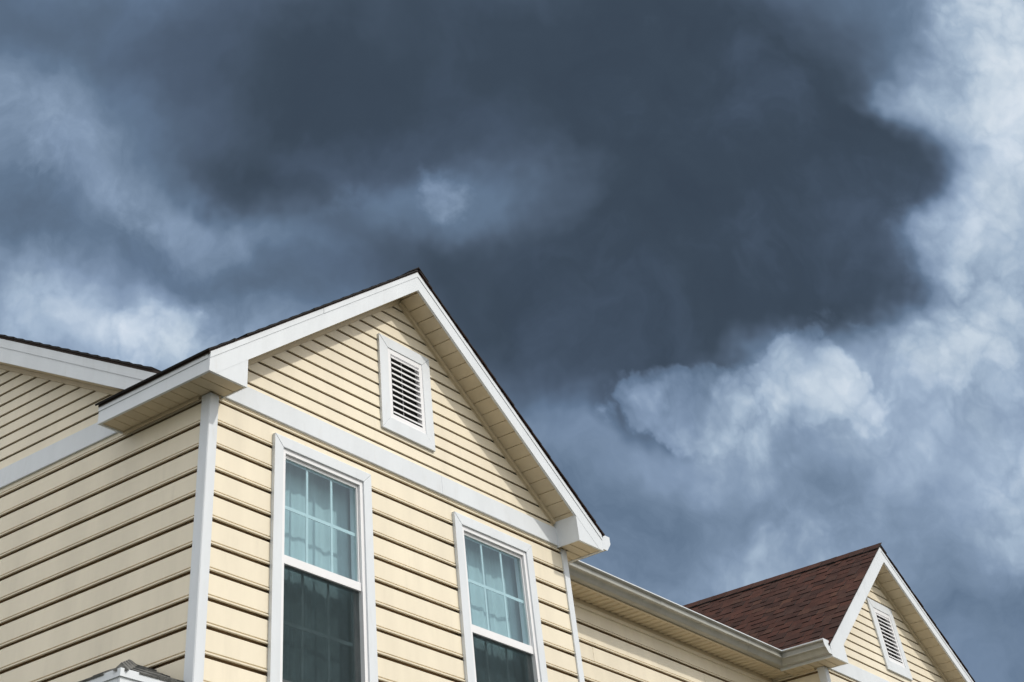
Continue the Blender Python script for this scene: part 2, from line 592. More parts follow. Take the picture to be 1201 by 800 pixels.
N_ALL = int((ZG + 0.2) / E)
ZTOP = E - 0.0155         # bottom of the highest lower-storey board
WINS = [(0.628, 1.684), (2.703, 3.760)]
WZ0, WZ1 = -1.545, 0.068


def front_spans(z0, z1):
    if z1 < WZ0 + 0.03 or z0 > WZ1 - 0.01:
        # seams where two panel lengths meet
        return [(0.03, W - 0.03)]
    e = 0.03
    out = [(0.03, WINS[0][0] + e), (WINS[0][1] - e, WINS[1][0] + e), (WINS[1][1] - e, W - 0.03)]
    for a, b in WINS:                       # the strips cut to fit above the head and below the sill
        if z1 > WZ1 - 0.02 > z0 + 0.01:
            out.append((a + e + 0.001, b - e - 0.001, WZ1 - 0.02, None))
        if z0 < WZ0 + 0.02 < z1 - 0.01:
            out.append((a + e + 0.001, b - e - 0.001, None, WZ0 + 0.02))
    return out


# near bay, front wall
sh = MB()
e = 0.05
zb = -ZG
sh.box(0.05, WINS[0][0] + e, 0.062, 0.08, zb, 0.30)
sh.box(WINS[0][1] - e, WINS[1][0] + e, 0.062, 0.08, zb, 0.30)
sh.box(WINS[1][1] - e, W - 0.05, 0.062, 0.08, zb, 0.30)
for a, b in WINS:
    sh.box(a + e, b - e, 0.062, 0.08, zb, WZ0 + e)
    sh.box(a + e, b - e, 0.062, 0.08, WZ1 - e, 0.30)
wall_f = sh.build('wall', M_SHEATH, house)
courses(wall_f, m_front(0.0), LAP, E, ZTOP, N_ALL + 1, front_spans)


def gable_wall(x0, w, z_phase, pitch_g, vent):
    mid = x0 + w / 2
    zl = lambda x: 1.640 - PIT * abs(mid - x) if w > 4.2 else 1.590 - PIT * abs(mid - x)
    apex = zl(mid)
    wall = poly_y([(x0 + 0.03, 0.30), (x0 + w - 0.03, 0.30), (x0 + w - 0.03, zl(x0 + w - 0.03)), (mid, apex), (x0 + 0.03, zl(x0 + 0.03))], 0.036, 0.06).build('gable_wall', M_SHEATH, house)
    left = lambda p: min(max(x0 + 0.03, mid - (apex + 0.02 - p[1]) / PIT), mid)
    right = lambda p: max(min(x0 + w - 0.03, mid + (apex + 0.02 - p[1]) / PIT), mid)
    vx0, vx1, vz0, vz1 = vent

    def spans(z0, z1):
        if z1 < vz0 + 0.02 or z0 > vz1 - 0.02:
            return [(left, right)]
        out = [(left, vx0 + 0.03), (vx1 - 0.03, right)]
        if z1 > vz1 - 0.02 > z0 + 0.004:
            out.append((vx0 + 0.031, vx1 - 0.031, vz1 - 0.02, None))
        if z0 < vz0 + 0.02 < z1 - 0.004:
            out.append((vx0 + 0.031, vx1 - 0.031, None, vz0 + 0.02))
        return out
    fine = [(u, h * pitch_g / G) for u, h in FINE]
    n = 0
    z = z_phase
    while z - pitch_g > 0.25:
        z -= pitch_g
        n += 1
    top = z_phase
    while top + pitch_g < apex - 0.01:
        top += pitch_g
        n += 1
    courses(wall, m_front(0.0), fine, pitch_g, top, n + 1, spans, jitter=0.0005)
    return wall


VENT1 = (1.853, 2.522, 0.476, 1.240)
VENT2 = (10.848, 11.510, 0.440, 1.172)
gable_wall(0.0, W, 1.106 - 0.003, G, VENT1)
gable_wall(X2, W2, 0.937 - 0.003, 0.0903, VENT2)

# side wall: near bay and main gable end share one plane
zr_side = lambda y: 0.072 + 0.4735 * y if y < 4.3 else 0.072 + 0.4735 * (8.6 - y)       # where the rake soffit meets the wall
wall_s = poly_x([(0.05, -ZG), (YB - 0.03, -ZG), (YB - 0.03, 0.30), (4.3, zr_side(4.3)), (0.95, 0.50), (0.90, 0.165), (0.05, 0.165)], 0.062, 0.08).build('wall', M_SHEATH, house)


def side_spans(z0, z1):
    return [(0.03, YB)]


courses(wall_s, m_left(0.0), LAP, E, ZTOP, N_ALL + 1, side_spans)
wall_sg = poly_x([(0.90, 0.30), (YB - 0.03, 0.30), (4.3, zr_side(4.3) + 0.02), (0.90, zr_side(0.90) + 0.02)], 0.036, 0.0455).build('gable_wall', M_SHEATH, house)
inv = lambda z: (z - 0.072) / 0.4735
courses(wall_sg, m_left(0.0), FINE, G, 0.426 - 0.003 + G * 17, 20,
        lambda z0, z1: [(lambda p: min(max(0.86, inv(p[1] - 0.03)), 4.3), lambda p: max(min(YB, 8.6 - inv(p[1] - 0.03)), 4.3))], jitter=0.0005)

# main front wall between the bays
wall_m = MB().box(W - 0.02, X2 + 0.02, YM + 0.062, YM + 0.08, -ZG, 0.32).build('wall', M_SHEATH, house)


def main_spans(z0, z1):
    k = round((ZTOP - z0) / E)
    xs = {1: 6.09, 2: 7.6, 3: 5.55, 4: 8.3, 5: 6.6, 0: 7.2}.get(k % 6)
    return [(W - 0.01, xs), (xs + 0.0015, X2 + 0.01)]


courses(wall_m, m_front(YM), LAP, E, ZTOP, N_ALL + 1, main_spans)

# the other sides of the bays and of the house
w = MB().box(W - 0.08, W - 0.062, 0.05, YM + 0.05, -ZG, 0.30).build('wall', M_SHEATH, house)
courses(w, m_right(W), LAP, E, ZTOP, N_ALL + 1, lambda a, b: [(0.03, YM)], low=9)
w = MB().box(X2 + 0.062, X2 + 0.08, 0.05, YM + 0.05, -ZG, 0.30).build('wall', M_SHEATH, house)
courses(w, m_left(X2), LAP, E, ZTOP, N_ALL + 1, lambda a, b: [(0.03, YM)], low=-0.6)
w = MB().box(X2 + 0.05, X2 + W2 - 0.05, 0.062, 0.08, -ZG, 0.30).build('wall', M_SHEATH, house)
courses(w, m_front(0.0), LAP, E, ZTOP, N_ALL + 1, lambda a, b: [(X2 + 0.03, X2 + W2 - 0.03)], low=-1.2)
w = MB().box(X2 + W2 - 0.08, X2 + W2 - 0.062, 0.05, YM + 0.05, -ZG, 0.30).build('wall', M_SHEATH, house)
courses(w, m_right(X2 + W2), LAP, E, ZTOP, N_ALL + 1, lambda a, b: [(0.03, YM)], low=9)
w = MB().box(X2 + W2 - 0.05, XR - 0.05, YM + 0.062, YM + 0.08, -ZG, 0.30).build('wall', M_SHEATH, house)
courses(w, m_front(YM), LAP, E, ZTOP, N_ALL + 1, lambda a, b: [(X2 + W2, XR)], low=9)
w = MB().box(0.05, XR - 0.05, YB - 0.08, YB - 0.062, -ZG, 0.30).build('wall', M_SHEATH, house)
courses(w, m_back(YB), LAP, E, ZTOP, N_ALL + 1, lambda a, b: [(0.0, XR)], low=9)
w = poly_x([(YM, -ZG), (YB - 0.03, -ZG), (YB - 0.03, 0.30), (4.3, zr_side(4.3)), (YM, 0.36)], XR - 0.08, XR - 0.062).build('wall', M_SHEATH, house)
courses(w, m_right(XR), LAP, E, ZTOP, N_ALL + 1, lambda a, b: [(YM, YB)], low=9)


# corner posts -------------------------------------------------------------
def corner_post(x, y, sx, sy, z1=ZS - 0.002, wd=0.070):
    """outside corner: two flat faces with a rolled outer edge and small returns"""
    t = 0.014
    prof = [(-t, wd), (-t, -t + 0.006), (-t + 0.006, -t), (wd, -t), (wd, -t + 0.010), (wd - 0.006, 0.012), (0.012, 0.012), (0.012, wd - 0.006), (-t + 0.010, wd)]
    MB().sweep([(x + sx * a, y + sy * b) for a, b in prof], lambda a, p: (p[0], p[1], a), -ZG, z1).build('corner_trim', M_WHITE, house)


corner_post(0, 0, 1, 1)
corner_post(W, 0, -1, 1, wd=0.066)
corner_post(X2, 0, 1, 1)
corner_post(X2 + W2, 0, -1, 1)
corner_post(0, YB, 1, -1)
corner_post(XR, YB, -1, -1)
corner_post(XR, YM, -1, 1)


# frieze boards -------------------------------------------------------------
def frieze(name, fn, a0, a1, z0, z1):
    prof = [(-0.02, z0), (0.016, z0), (0.019, z0 + 0.003), (0.019, z1 - 0.004), (0.012, z1), (-0.02, z1)]
    return MB().sweep(prof, fn, a0, a1).build(name, M_WHITE, house)


XI = 0.118
frieze('frieze_board', m_front(0.0), XI - 0.02, 2.58, 0.165, 0.311)
frieze('frieze_board', m_front(-0.0008), 2.5815, W - XI + 0.02, 0.1655, 0.3105)
frieze('frieze_board', m_front(0.0), X2 + XI - 0.02, X2 + W2 - XI + 0.02, 0.160, 0.309)
frieze('frieze_board', m_left(0.0), L_EAVE - 0.03, YB - 0.02, 0.187, 0.337)
frieze('frieze_board', m_front(YM), W + 0.0, X2, 0.105, 0.162).data.materials[0] = M_SIDING


# windows ------------------------------------------------------------------
def casing(win, pts, out0, out1):
    MB().sweep(pts, lambda a, p: (p[0], -a, p[1]), out0, out1).build('casing', M_WHITE, win, bevel=0.003)


def window(x0, x1):
    z0, z1 = WZ0, WZ1
    c = 0.090                     # casing width
    ix0, ix1, iz0, iz1 = x0 + c, x1 - c, z0 + c, z1 - c + 0.017
    fw = 0.046
    gx0, gx1 = ix0 + fw, ix1 - fw
    fr = MB()
    # outer frame of the unit, set a little back from the casing
    fr.box(ix0 - 0.03, gx0 - 0.012, -0.016, 0.085, iz0 - 0.02, iz1 + 0.02)
    fr.box(gx1 + 0.012, ix1 + 0.03, -0.016, 0.085, iz0 - 0.02, iz1 + 0.02)
    fr.box(gx0 - 0.012, gx1 + 0.012, -0.0155, 0.085, iz1 - 0.030, iz1 + 0.02)
    fr.box(gx0 - 0.012, gx1 + 0.012, -0.0155, 0.085, iz0 - 0.02, iz0 + 0.025)
    win = fr.build('window', M_VINYLW, house)
    g = 0.0015
    # casing, mitred at the corners
    casing(win, [(x0, z1), (x1, z1), (ix1 + g, iz1), (ix0 - g, iz1)], 0.0, 0.030)
    casing(win, [(x0, z0), (x1, z0), (ix1 + g, iz0), (ix0 - g, iz0)], 0.0, 0.030)
    casing(win, [(x0 + 0.001, z0 + 0.002), (x0 + 0.001, z1 - 0.003), (ix0, iz1 - 2 * g), (ix0, iz0 + 2 * g)], 0.0, 0.0285)
    casing(win, [(x1 - 0.001, z0 + 0.002), (x1 - 0.001, z1 - 0.003), (ix1, iz1 - 2 * g), (ix1, iz0 + 2 * g)], 0.0, 0.0285)
    zm = -0.712                   # meeting rail
    zt = iz1 - 0.030
    zbm = iz0 + 0.025
    # upper sash (outer track)
    us = MB()
    r = 0.013
    us.box(gx0 - 0.010, gx0 + 0.004, 0.004, 0.034, zm + 0.026, zt - 0.0005)
    us.box(gx1 - 0.004, gx1 + 0.010, 0.004, 0.034, zm + 0.026, zt - 0.0005)
    us.box(gx0 + 0.004, gx1 - 0.004, 0.0045, 0.034, zt - 0.022, zt - 0.001)
    us.box(gx0 - 0.010, gx1 + 0.010, -0.004, 0.034, zm - 0.027, zm + 0.026)
    sash = us.build('sash', M_VINYLW, win, bevel=0.002)
    # lower sash (inner track)
    ls = MB()
    ls.box(gx0 - 0.010, gx0 + 0.012, 0.046, 0.076, zbm, zm + 0.02)
    ls.box(gx1 - 0.012, gx1 + 0.010, 0.046, 0.076, zbm, zm + 0.02)
    ls.box(gx0 + 0.012, gx1 - 0.012, 0.0465, 0.076, zm - 0.02, zm + 0.02)
    ls.box(gx0 + 0.012, gx1 - 0.012, 0.0465, 0.076, zbm, zbm + 0.05)
    ls.build('sash', M_VINYLW, win, bevel=0.002)
    gw = gx1 - gx0
    for (a0, a1, y, top) in ((zm + 0.026, zt - 0.022, 0.018, True), (zbm + 0.05, zm - 0.02, 0.058, False)):
        MB().box(gx0 + 0.002, gx1 - 0.002, y, y + 0.003, a0, a1).build('pane', M_GLASS, win)
        t = 0.0105
        for i in (1, 2):
            x = gx0 + gw * (i / 3.0 - 0.002)
            MB().box(x - t, x + t, y + 0.0065, y + 0.0125, a0 + 0.001, a1 - 0.001).build('muntin', M_MUNTIN, win)
        z = (a0 + a1) / 2
        MB().box(gx0 + 0.003, gx1 - 0.003, y + 0.0055, y + 0.0135, z - t, z + t).build('muntin', M_MUNTIN, win)
    # insect screen over the lower half
    MB().box(gx0 - 0.004, gx1 + 0.004, 0.014, 0.0145, zbm, zm - 0.027).build('insect_screen', M_SCREEN, win)
    # pleated sheer curtain behind the glass
    cu = MB()
    n = 90
    vs, fs = [], []
    rr = random.Random(int(x0 * 100))
    ph = [rr.uniform(0, 6.28) for _ in range(4)]
    for j, zz in enumerate((zbm - 0.1, -0.95, -0.45, zt + 0.06)):
        for i in range(n + 1):
            s = i / n
            x = gx0 - 0.10 + (gw + 0.20) * s
            a = 0.006 * math.sin(s * 38 + ph[0] + 0.3 * j) + 0.003 * math.sin(s * 71 + ph[1]) + 0.008 * math.sin(s * 11 + ph[2] + 0.2 * j)
            vs.append((x, 0.155 + a, zz))
    for j in range(3):
        for i in range(n):
            k = j * (n + 1) + i
            fs.append((k, k + 1, k + n + 2, k + n + 1))
    c_o = cu.add(vs, fs).build('curtain', M_CURTAIN, win)
    for p in c_o.data.polygons:
        p.use_smooth = True
    # dark room edges round the curtain
    rm = MB()
    rm.box(ix0 - 0.10, ix1 + 0.10, 0.20, 0.21, z0 - 0.1, z1 + 0.1)
    rm.box(ix0 - 0.10, ix0 - 0.09, 0.07, 0.20, z0 - 0.1, z1 + 0.1)
    rm.box(ix1 + 0.09, ix1 + 0.10, 0.07, 0.20, z0 - 0.1, z1 + 0.1)
    rm.box(ix0 - 0.09, ix1 + 0.09, 0.07, 0.20, z1 + 0.09, z1 + 0.1)
    rm.box(ix0 - 0.09, ix1 + 0.09, 0.07, 0.20, z0 - 0.1, z0 - 0.09)
    rm.build('window_well', M_SHEATH, win)
    return win


for a, b in WINS:
    window(a, b)


# gable vents ---------------------------------------------------------------
def vent(v):
    x0, x1, z0, z1 = v
    c = 0.108
    ix0, ix1, iz0, iz1 = x0 + c, x1 - c, z0 + c - 0.004, z1 - c + 0.024
    fr = MB()
    fw = 0.040
    fr.box(ix0 - 0.01, ix0 + fw, -0.019, 0.028, iz0 - 0.01, iz1 + 0.01)
    fr.box(ix1 - fw, ix1 + 0.01, -0.019, 0.028, iz0 - 0.01, iz1 + 0.01)
    fr.box(ix0 + fw, ix1 - fw, -0.0185, 0.028, iz1 - fw, iz1 + 0.01)
    fr.box(ix0 + fw, ix1 - fw, -0.0185, 0.028, iz0 - 0.01, iz0 + fw)
    vo = fr.build('gable_vent', M_VINYLW, house)
    g = 0.0015
    def cas(pts, o):
        MB().sweep(pts, lambda a, p: (p[0], -a, p[1]), 0.0, o).build('casing', M_WHITE, vo, bevel=0.003)
    cas([(x0, z1), (x1, z1), (ix1 + g, iz1), (ix0 - g, iz1)], 0.026)
    cas([(x0, z0), (x1, z0), (ix1 + g, iz0), (ix0 - g, iz0)], 0.026)
    cas([(x0 + 0.001, z0 + 0.002), (x0 + 0.001, z1 - 0.003), (ix0, iz1 - 2 * g), (ix0, iz0 + 2 * g)], 0.0245)
    cas([(x1 - 0.001, z0 + 0.002), (x1 - 0.001, z1 - 0.003), (ix1, iz1 - 2 * g), (ix1, iz0 + 2 * g)], 0.0245)
    a0, a1 = iz0 + fw, iz1 - fw
    n = 11
    d = (a1 - a0) / n
    for k in range(n):
        zb_ = a0 + d * k + 0.011
        pr = [(-0.024, zb_ + 0.000), (-0.022, zb_ + 0.0), (0.026, zb_ + 0.031), (0.025, zb_ + 0.034), (-0.020, zb_ + 0.0075), (-0.024, zb_ + 0.012)]
        MB().sweep(pr, lambda a, p: (a, p[0], p[1]), ix0 + fw, ix1 - fw).build('slat', M_VINYLW, vo)
    xm = (ix0 + ix1) / 2 - 0.012
    MB().box(xm - 0.0025, xm + 0.0025, 0.012, 0.016, a0, a1).build('mullion', M_VINYLW, vo)
    MB().box(ix0 + fw - 0.02, ix1 - fw + 0.02, 0.0285, 0.032, a0 - 0.02, a1 + 0.02).build('vent_screen', M_DARKVENT, vo)


vent(VENT1)
vent(VENT2)


# bay roofs ------------------------------------------------------------------
def wedge(mb, o, a, u, n, la, lu, t0, t1):
    """one shingle course: from point o along a (length la), up the slope u (length lu), t0 thick at the butt, t1 at the head"""
    P = []
    for da in (0, la):
        P += [o + a * da, o + a * da + n * t0, o + a * da + u * lu + n * t1, o + a * da + u * lu]
    mb.add(P, [(0, 1, 2, 3), (7, 6, 5, 4), (0, 4, 5, 1), (1, 5, 6, 2), (2, 6, 7, 3), (3, 7, 4, 0)])


EXPO = 0.141


def slope_layer(o, a, u, length, up, name, parent, wob=0.003, butt=0.014):
    """all courses of one slope joined"""
    n = a.cross(u)
    if n.z < 0:
        n = -n
    mb = MB()
    k = 0
    while k * EXPO < up:
        s = random.uniform(-wob, wob)
        lu = min(0.19, up - k * EXPO + 0.004)
        wedge(mb, o + u * (k * EXPO - 0.012) + a * s + n * 0.0005, a, u, n, length, lu, butt, 0.006)
        k += 1
    return mb.build(name, M_SHINGLE_L, parent, 'stuff')


def bay_roof(x0, w, y_back, ztop, left_limit, detailed):
    mid = x0 + w / 2
    xl, xr = x0 - S, x0 + w + S
    zu = lambda x: ztop - PIT * abs(mid - x)
    zd = lambda x: ztop - 0.157 - PIT * abs(mid - x)
    yf, yb = -OV, -OV + 0.022
    # rake boards with the boxed return at the foot
    for sgn in (-1, 1):
        X = lambda d: mid + sgn * d
        h = w / 2
        xe = h + S
        xi = h - XI
        xz = (ztop - 0.157 - ZS) / PIT          # where the lower edge meets soffit level
        rb = poly_y([(X(xe), ZS - 0.004), (X(xe), zu(X(xe))), (mid, ztop), (mid, ztop - 0.157), (X(xz), ZS - 0.004)], yf, yb).build('rake_board', M_WHITE, house)
        poly_y([(X(xz), ZS - 0.0035), (X(xi), zd(X(xi)) - 0.0005), (X(xi), ZS - 0.0035)], yf + 0.0015, yb).build('return_panel', M_WHITE, rb)
        # inner cheek of the return box
        MB().box(min(X(xi), X(xi + 0.012)), max(X(xi), X(xi + 0.012)), yb, -0.0005, ZS - 0.003, zd(X(xi)) + 0.02).build('return_panel', M_WHITE, rb)
        # metal drip edge in two or three lengths
        cuts = [0.0, xe] if sgn > 0 else [0.0, mid - (x0 + 1.252), mid - (x0 + 0.915), xe + 0.002]
        for q in range(len(cuts) - 1):
            d0, d1 = cuts[q] + (0.002 if q else 0), cuts[q + 1]
            k_ = 0.0015 if q == 1 else 0.0
            poly_y([(X(d0), zu(X(d0)) - 0.036), (X(d1), zu(X(d1)) - 0.036), (X(d1), zu(X(d1)) + 0.006), (X(d0), zu(X(d0)) + 0.006)],
                   yf - 0.005 - k_, yf - 0.0005).build('drip_edge', M_WHITE, rb)
    # eave fascia
    fy1 = left_limit if left_limit else YM - 0.25
    MB().box(xl, xl + 0.022, yb + 0.0005, fy1, ZS - 0.0045, zu(xl) - 0.003).build('fascia_board', M_WHITE, house)
    MB().box(xr - 0.022, xr, yb + 0.0005, YM - 0.25, ZS - 0.0045, zu(xr) - 0.003).build('fascia_board', M_WHITE, house)
    if left_limit:
        MB().box(xl + 0.023, -0.022, fy1 - 0.02, fy1, ZS - 0.004, zu(xl) + 0.02).build('return_panel', M_WHITE, house)
        MB().box(xl - 0.006, xl - 0.0005, yf + 0.02, fy1, zu(xl) - 0.034, zu(xl) + 0.002).build('drip_edge', M_WHITE, house)
    # eave soffits, panel by panel
    for a, b, y1, zz in ((xl + 0.022, x0 + XI - 0.0005, 0.0, ZS), (x0 + w - XI + 0.0005, xr - 0.022, 0.0, ZS)):
        pass
    def eave_soffit(a, b, ya, yb_, cut):
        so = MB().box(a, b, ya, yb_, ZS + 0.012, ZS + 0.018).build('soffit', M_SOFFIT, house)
        y = ya
        while y < yb_ - 0.01:
            y2 = min(y + 0.098, yb_)
            aa, bb = a, b
            if y2 > -0.022:
                aa, bb = (a, min(b, x0 - 0.0205)) if cut < 0 else (max(a, x0 + w + 0.0205), b)
                if y < -0.03:
                    y2 = -0.0215; aa, bb = a, b
            MB().sweep([(y + 0.007, ZS), (y2 - 0.004, ZS), (y2 - 0.0005, ZS + 0.009), (y2 - 0.0005, ZS + 0.0115), (y + 0.0005, ZS + 0.0115), (y + 0.0005, ZS + 0.009)],
                       lambda q, p: (q, p[0], p[1]), aa, bb).build('soffit_panel', M_SOFFIT, so)
            y = y2
        return so
    so = eave_soffit(xl + 0.022, x0 + XI - 0.012, yb, fy1 - 0.02 if left_limit else fy1, -1)
    # J channel where soffit meets the wall
    MB().box(x0 - 0.034, x0 - 0.0205, 0.09, fy1 - 0.03, ZS - 0.022, ZS - 0.0005).build('trim_channel', M_SOFFIT, so)
    so = eave_soffit(x0 + w - XI + 0.012, xr - 0.022, yb, YM - 0.25, 1)
    # raking soffits
    for sgn in (-1, 1):
        base = Vector((mid, 0, ztop - 0.157 + 0.002))
        dirn = Vector((sgn, 0, -PIT)).normalized()
        nrm = Vector((sgn * PIT, 0, 1)).normalized()
        ln = (w / 2 - XI + 0.004) * math.sqrt(1 + PIT * PIT)
        so = MB()
        def slab(mb, d0, d1, y0, y1, h0, h1):
            P = [base + dirn * d + nrm * h + Vector((0, y, 0)) for h in (h0, h1) for d, y in ((d0, y0), (d1, y0), (d1, y1), (d0, y1))]
            mb.add(P, [(3, 2, 1, 0), (4, 5, 6, 7), (0, 1, 5, 4), (1, 2, 6, 5), (2, 3, 7, 6), (3, 0, 4, 7)])
        slab(so, 0, ln, yb, 0.03, 0.012, 0.018)
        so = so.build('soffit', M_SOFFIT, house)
        d = 0.02
        while d < ln - 0.01:
            d2 = min(d + 0.124, ln)
            pm = MB()
            prof = [(d + 0.004, 0.0), (d2 - 0.004, 0.0), (d2 - 0.001, 0.009), (d2 - 0.001, 0.0115), (d + 0.001, 0.0115), (d + 0.001, 0.009)]
            pm.sweep(prof, lambda q, p: tuple(base + dirn * p[0] + nrm * p[1] + Vector((0, q, 0))), yb, 0.0)
            pm.build('soffit_panel', M_SOFFIT, so)
            d = d2
        ch = MB()
        slab(ch, 0.012 if sgn > 0 else 0.0, ln - 0.01, -0.030, -0.010, -0.030, -0.0005)
        slab(ch, 0.012 if sgn > 0 else 0.0, ln - 0.01, -0.0095, 0.0, -0.036, -0.0005)
        ch.build('trim_channel', M_SOFFIT, so)
    # deck and shingles
    deck = MB()
    for sgn in (-1, 1):
        X = lambda d: mid + sgn * d
        e_in, e_out = w / 2, w / 2 + S + 0.012
        yk = y_back
        deck.sweep([(mid, ztop + 0.001), (X(e_in), zu(X(e_in)) + 0.001), (X(e_in), zu(X(e_in)) + 0.018), (mid, ztop + 0.018)], lambda a, p: (p[0], a, p[1]), -OV - 0.004, yk)
        yk = left_limit if (left_limit and sgn < 0) else YM
        deck.sweep([(X(e_in), zu(X(e_in)) + 0.001), (X(e_out), zu(X(e_out)) + 0.001), (X(e_out), zu(X(e_out)) + 0.018), (X(e_in), zu(X(e_in)) + 0.018)], lambda a, p: (p[0], a, p[1]), -OV - 0.004, yk)
    roof = deck.build('roof', M_DECK, house)
    for sgn in (-1, 1):
        u = Vector((-sgn, 0, PIT)).normalized()
        a = Vector((0, 1, 0))
        xe = mid + sgn * (w / 2 + S + 0.018)
        o = Vector((xe, -OV - 0.020, zu(xe) + 0.019))
        up = (w / 2 + S + 0.018) * math.sqrt(1 + PIT * PIT)
        if sgn < 0 and detailed:
            shingle_slope(o, a, u, up, lambda z: 0.21 + (z - 0.30) / PM + 0.25, roof)
        elif left_limit and sgn < 0:
            slope_layer(o, a, u, left_limit + OV + 0.03, S * 1.2, 'shingle_layer', roof)
            k0 = math.ceil(S * 1.2 / EXPO) * EXPO
            slope_layer(o + u * k0, a, u, y_back + OV, up - k0, 'shingle_layer', roof)
        else:
            slope_layer(o, a, u, y_back + OV if detailed or True else 1, up, 'shingle_layer', roof)
    # ridge caps
    y = -OV - 0.022
    while y < y_back - 0.2:
        rc = MB()
        for sgn in (-1, 1):
            pr = [(mid, ztop + 0.040), (mid + sgn * 0.13, ztop + 0.040 - 0.13 * PIT), (mid + sgn * 0.13, ztop + 0.032 - 0.13 * PIT), (mid, ztop + 0.032)]
            dz = random.uniform(0, 0.002)
            rc.add([(p[0], y, p[1] + 0.008 + dz) for p in pr] + [(p[0], y + 0.29, p[1] + dz) for p in pr],
                   [(0, 1, 2, 3), (7, 6, 5, 4), (0, 4, 5, 1), (1, 5, 6, 2), (2, 6, 7, 3), (3, 7, 4, 0)])
        rc.build('ridge_cap', M_SHINGLE, roof)
        y += 0.20
    return roof


def shingle_slope(o, a, u, up, y_end, roof):
    """the slope one looks at: every tab a piece, rows staggered, thick and thin tabs mixed"""
    n = a.cross(u)
    if n.z < 0:
        n = -n
    rot = Matrix((a, u, n)).transposed().to_4x4()
    meshes = {}
    for wi, wd in enumerate((0.085, 0.12, 0.155, 0.20)):
        for ti, th in enumerate((0.006, 0.009, 0.013)):
            mb = MB()
            wedge(mb, Vector((0, 0, 0)), Vector((1, 0, 0)), Vector((0, 1, 0)), Vector((0, 0, 1)), wd - 0.003, 0.19, th, 0.005)
            me = bpy.data.meshes.new('shingle')
            me.from_pydata(mb.v, [], mb.f)
            me.materials.append(M_SHINGLE)
            me.materials.append(M_ASPHALT)
            for p in me.polygons:
                if p.index in (0, 1, 2):
                    p.material_index = 1
            meshes[(wi, ti)] = (me, wd)
    rr = random.Random(3)
    k = 0
    cand = []
    while k * EXPO < up - 0.03:
        base = o + u * (k * EXPO - 0.012) + n * 0.0005
        z = base.z
        end = max(y_end(z), 0.45)
        y = o.y - rr.uniform(0, 0.002)
        first = True
        last_t = -1
        while y < end:
            wi = rr.choice((0, 1, 1, 2, 2, 3))
            ti = rr.choice([t for t in (0, 1, 2, 2) if t != last_t])
            last_t = ti
            me, wd = meshes[(wi, ti)]
            cand.append((y, k, me, wd, base))
            y += wd
        k += 1
    cand.sort(key=lambda c: c[0])
    rest = MB()
    for i, (y, k, me, wd, base) in enumerate(cand):
        p = Vector((base.x, y, base.z + ZG))
        j = u * rr.uniform(-0.003, 0.003)
        if i < 296:
            ob = bpy.data.objects.new('shingle', me)
            COL.objects.link(ob)
            ob.parent = roof
            ob.matrix_world = Matrix.Translation(p + j) @ rot
        else:
            wedge(rest, Vector((base.x, y, base.z)) + j, a, u, n, wd - 0.003, 0.19, 0.012, 0.005)
    if rest.v:
        rest.build('shingle_layer', M_SHINGLE_L, roof, 'stuff')


ZT1, ZT2 = 1.807, 1.727
bay_roof(0.0, W, 3.25, ZT1, L_EAVE, False)
bay_roof(X2, W2, 3.15, ZT2, None, True)

# main roof ------------------------------------------------------------------
ZM0, YE = 0.283, 0.215          # eave tip of the main roof deck
YRIDGE = 4.3
zm_ = lambda y: ZM0 + PM * (y - YE)
ZR = zm_(YRIDGE)
XL_, XRR = -0.20, XR + 0.20
YEB = 2 * YRIDGE - YE
dk = MB()
DROP = 0.062                     # the roof over the front wall sits a little lower than the rake
YT = 0.325
dk.sweep([(YT, zm_(YT) - DROP), (YRIDGE, ZR - DROP), (YRIDGE, ZR - DROP + 0.018), (YT, zm_(YT) - DROP + 0.018)], lambda a, p: (a, p[0], p[1]), 0.0, XRR)
dk.sweep([(YEB, ZM0), (YRIDGE, ZR), (YRIDGE, ZR + 0.018), (YEB, ZM0 + 0.018)], lambda a, p: (a, p[0], p[1]), XL_ + 0.0, XRR)
dk.sweep([(0.30, zm_(0.30)), (YRIDGE, ZR), (YRIDGE, ZR + 0.018), (0.30, zm_(0.30) + 0.018)], lambda a, p: (a, p[0], p[1]), XL_, -0.0005)
mroof = dk.build('roof', M_DECK, house)
u = Vector((0, 1, PM)).normalized()
a = Vector((1, 0, 0))
slope_layer(Vector((W + S, YT - 0.004, zm_(YT) - DROP + 0.018)), a, u, X2 - W - 2 * S, (YRIDGE - YT) * math.sqrt(1 + PM * PM), 'shingle_layer', mroof)
slope_layer(Vector((XL_ - 0.016, 0.42, zm_(0.42) + 0.019)), a, u, 1.2, (YRIDGE - 0.42) * math.sqrt(1 + PM * PM), 'shingle_layer', mroof, butt=0.016)
slope_layer(Vector((XL_ - 0.016, YEB + 0.018, ZM0 + 0.010)), a, Vector((0, -1, PM)).normalized(), XRR - XL_ + 0.03, (YRIDGE - YE) * math.sqrt(1 + PM * PM), 'shingle_layer', mroof)
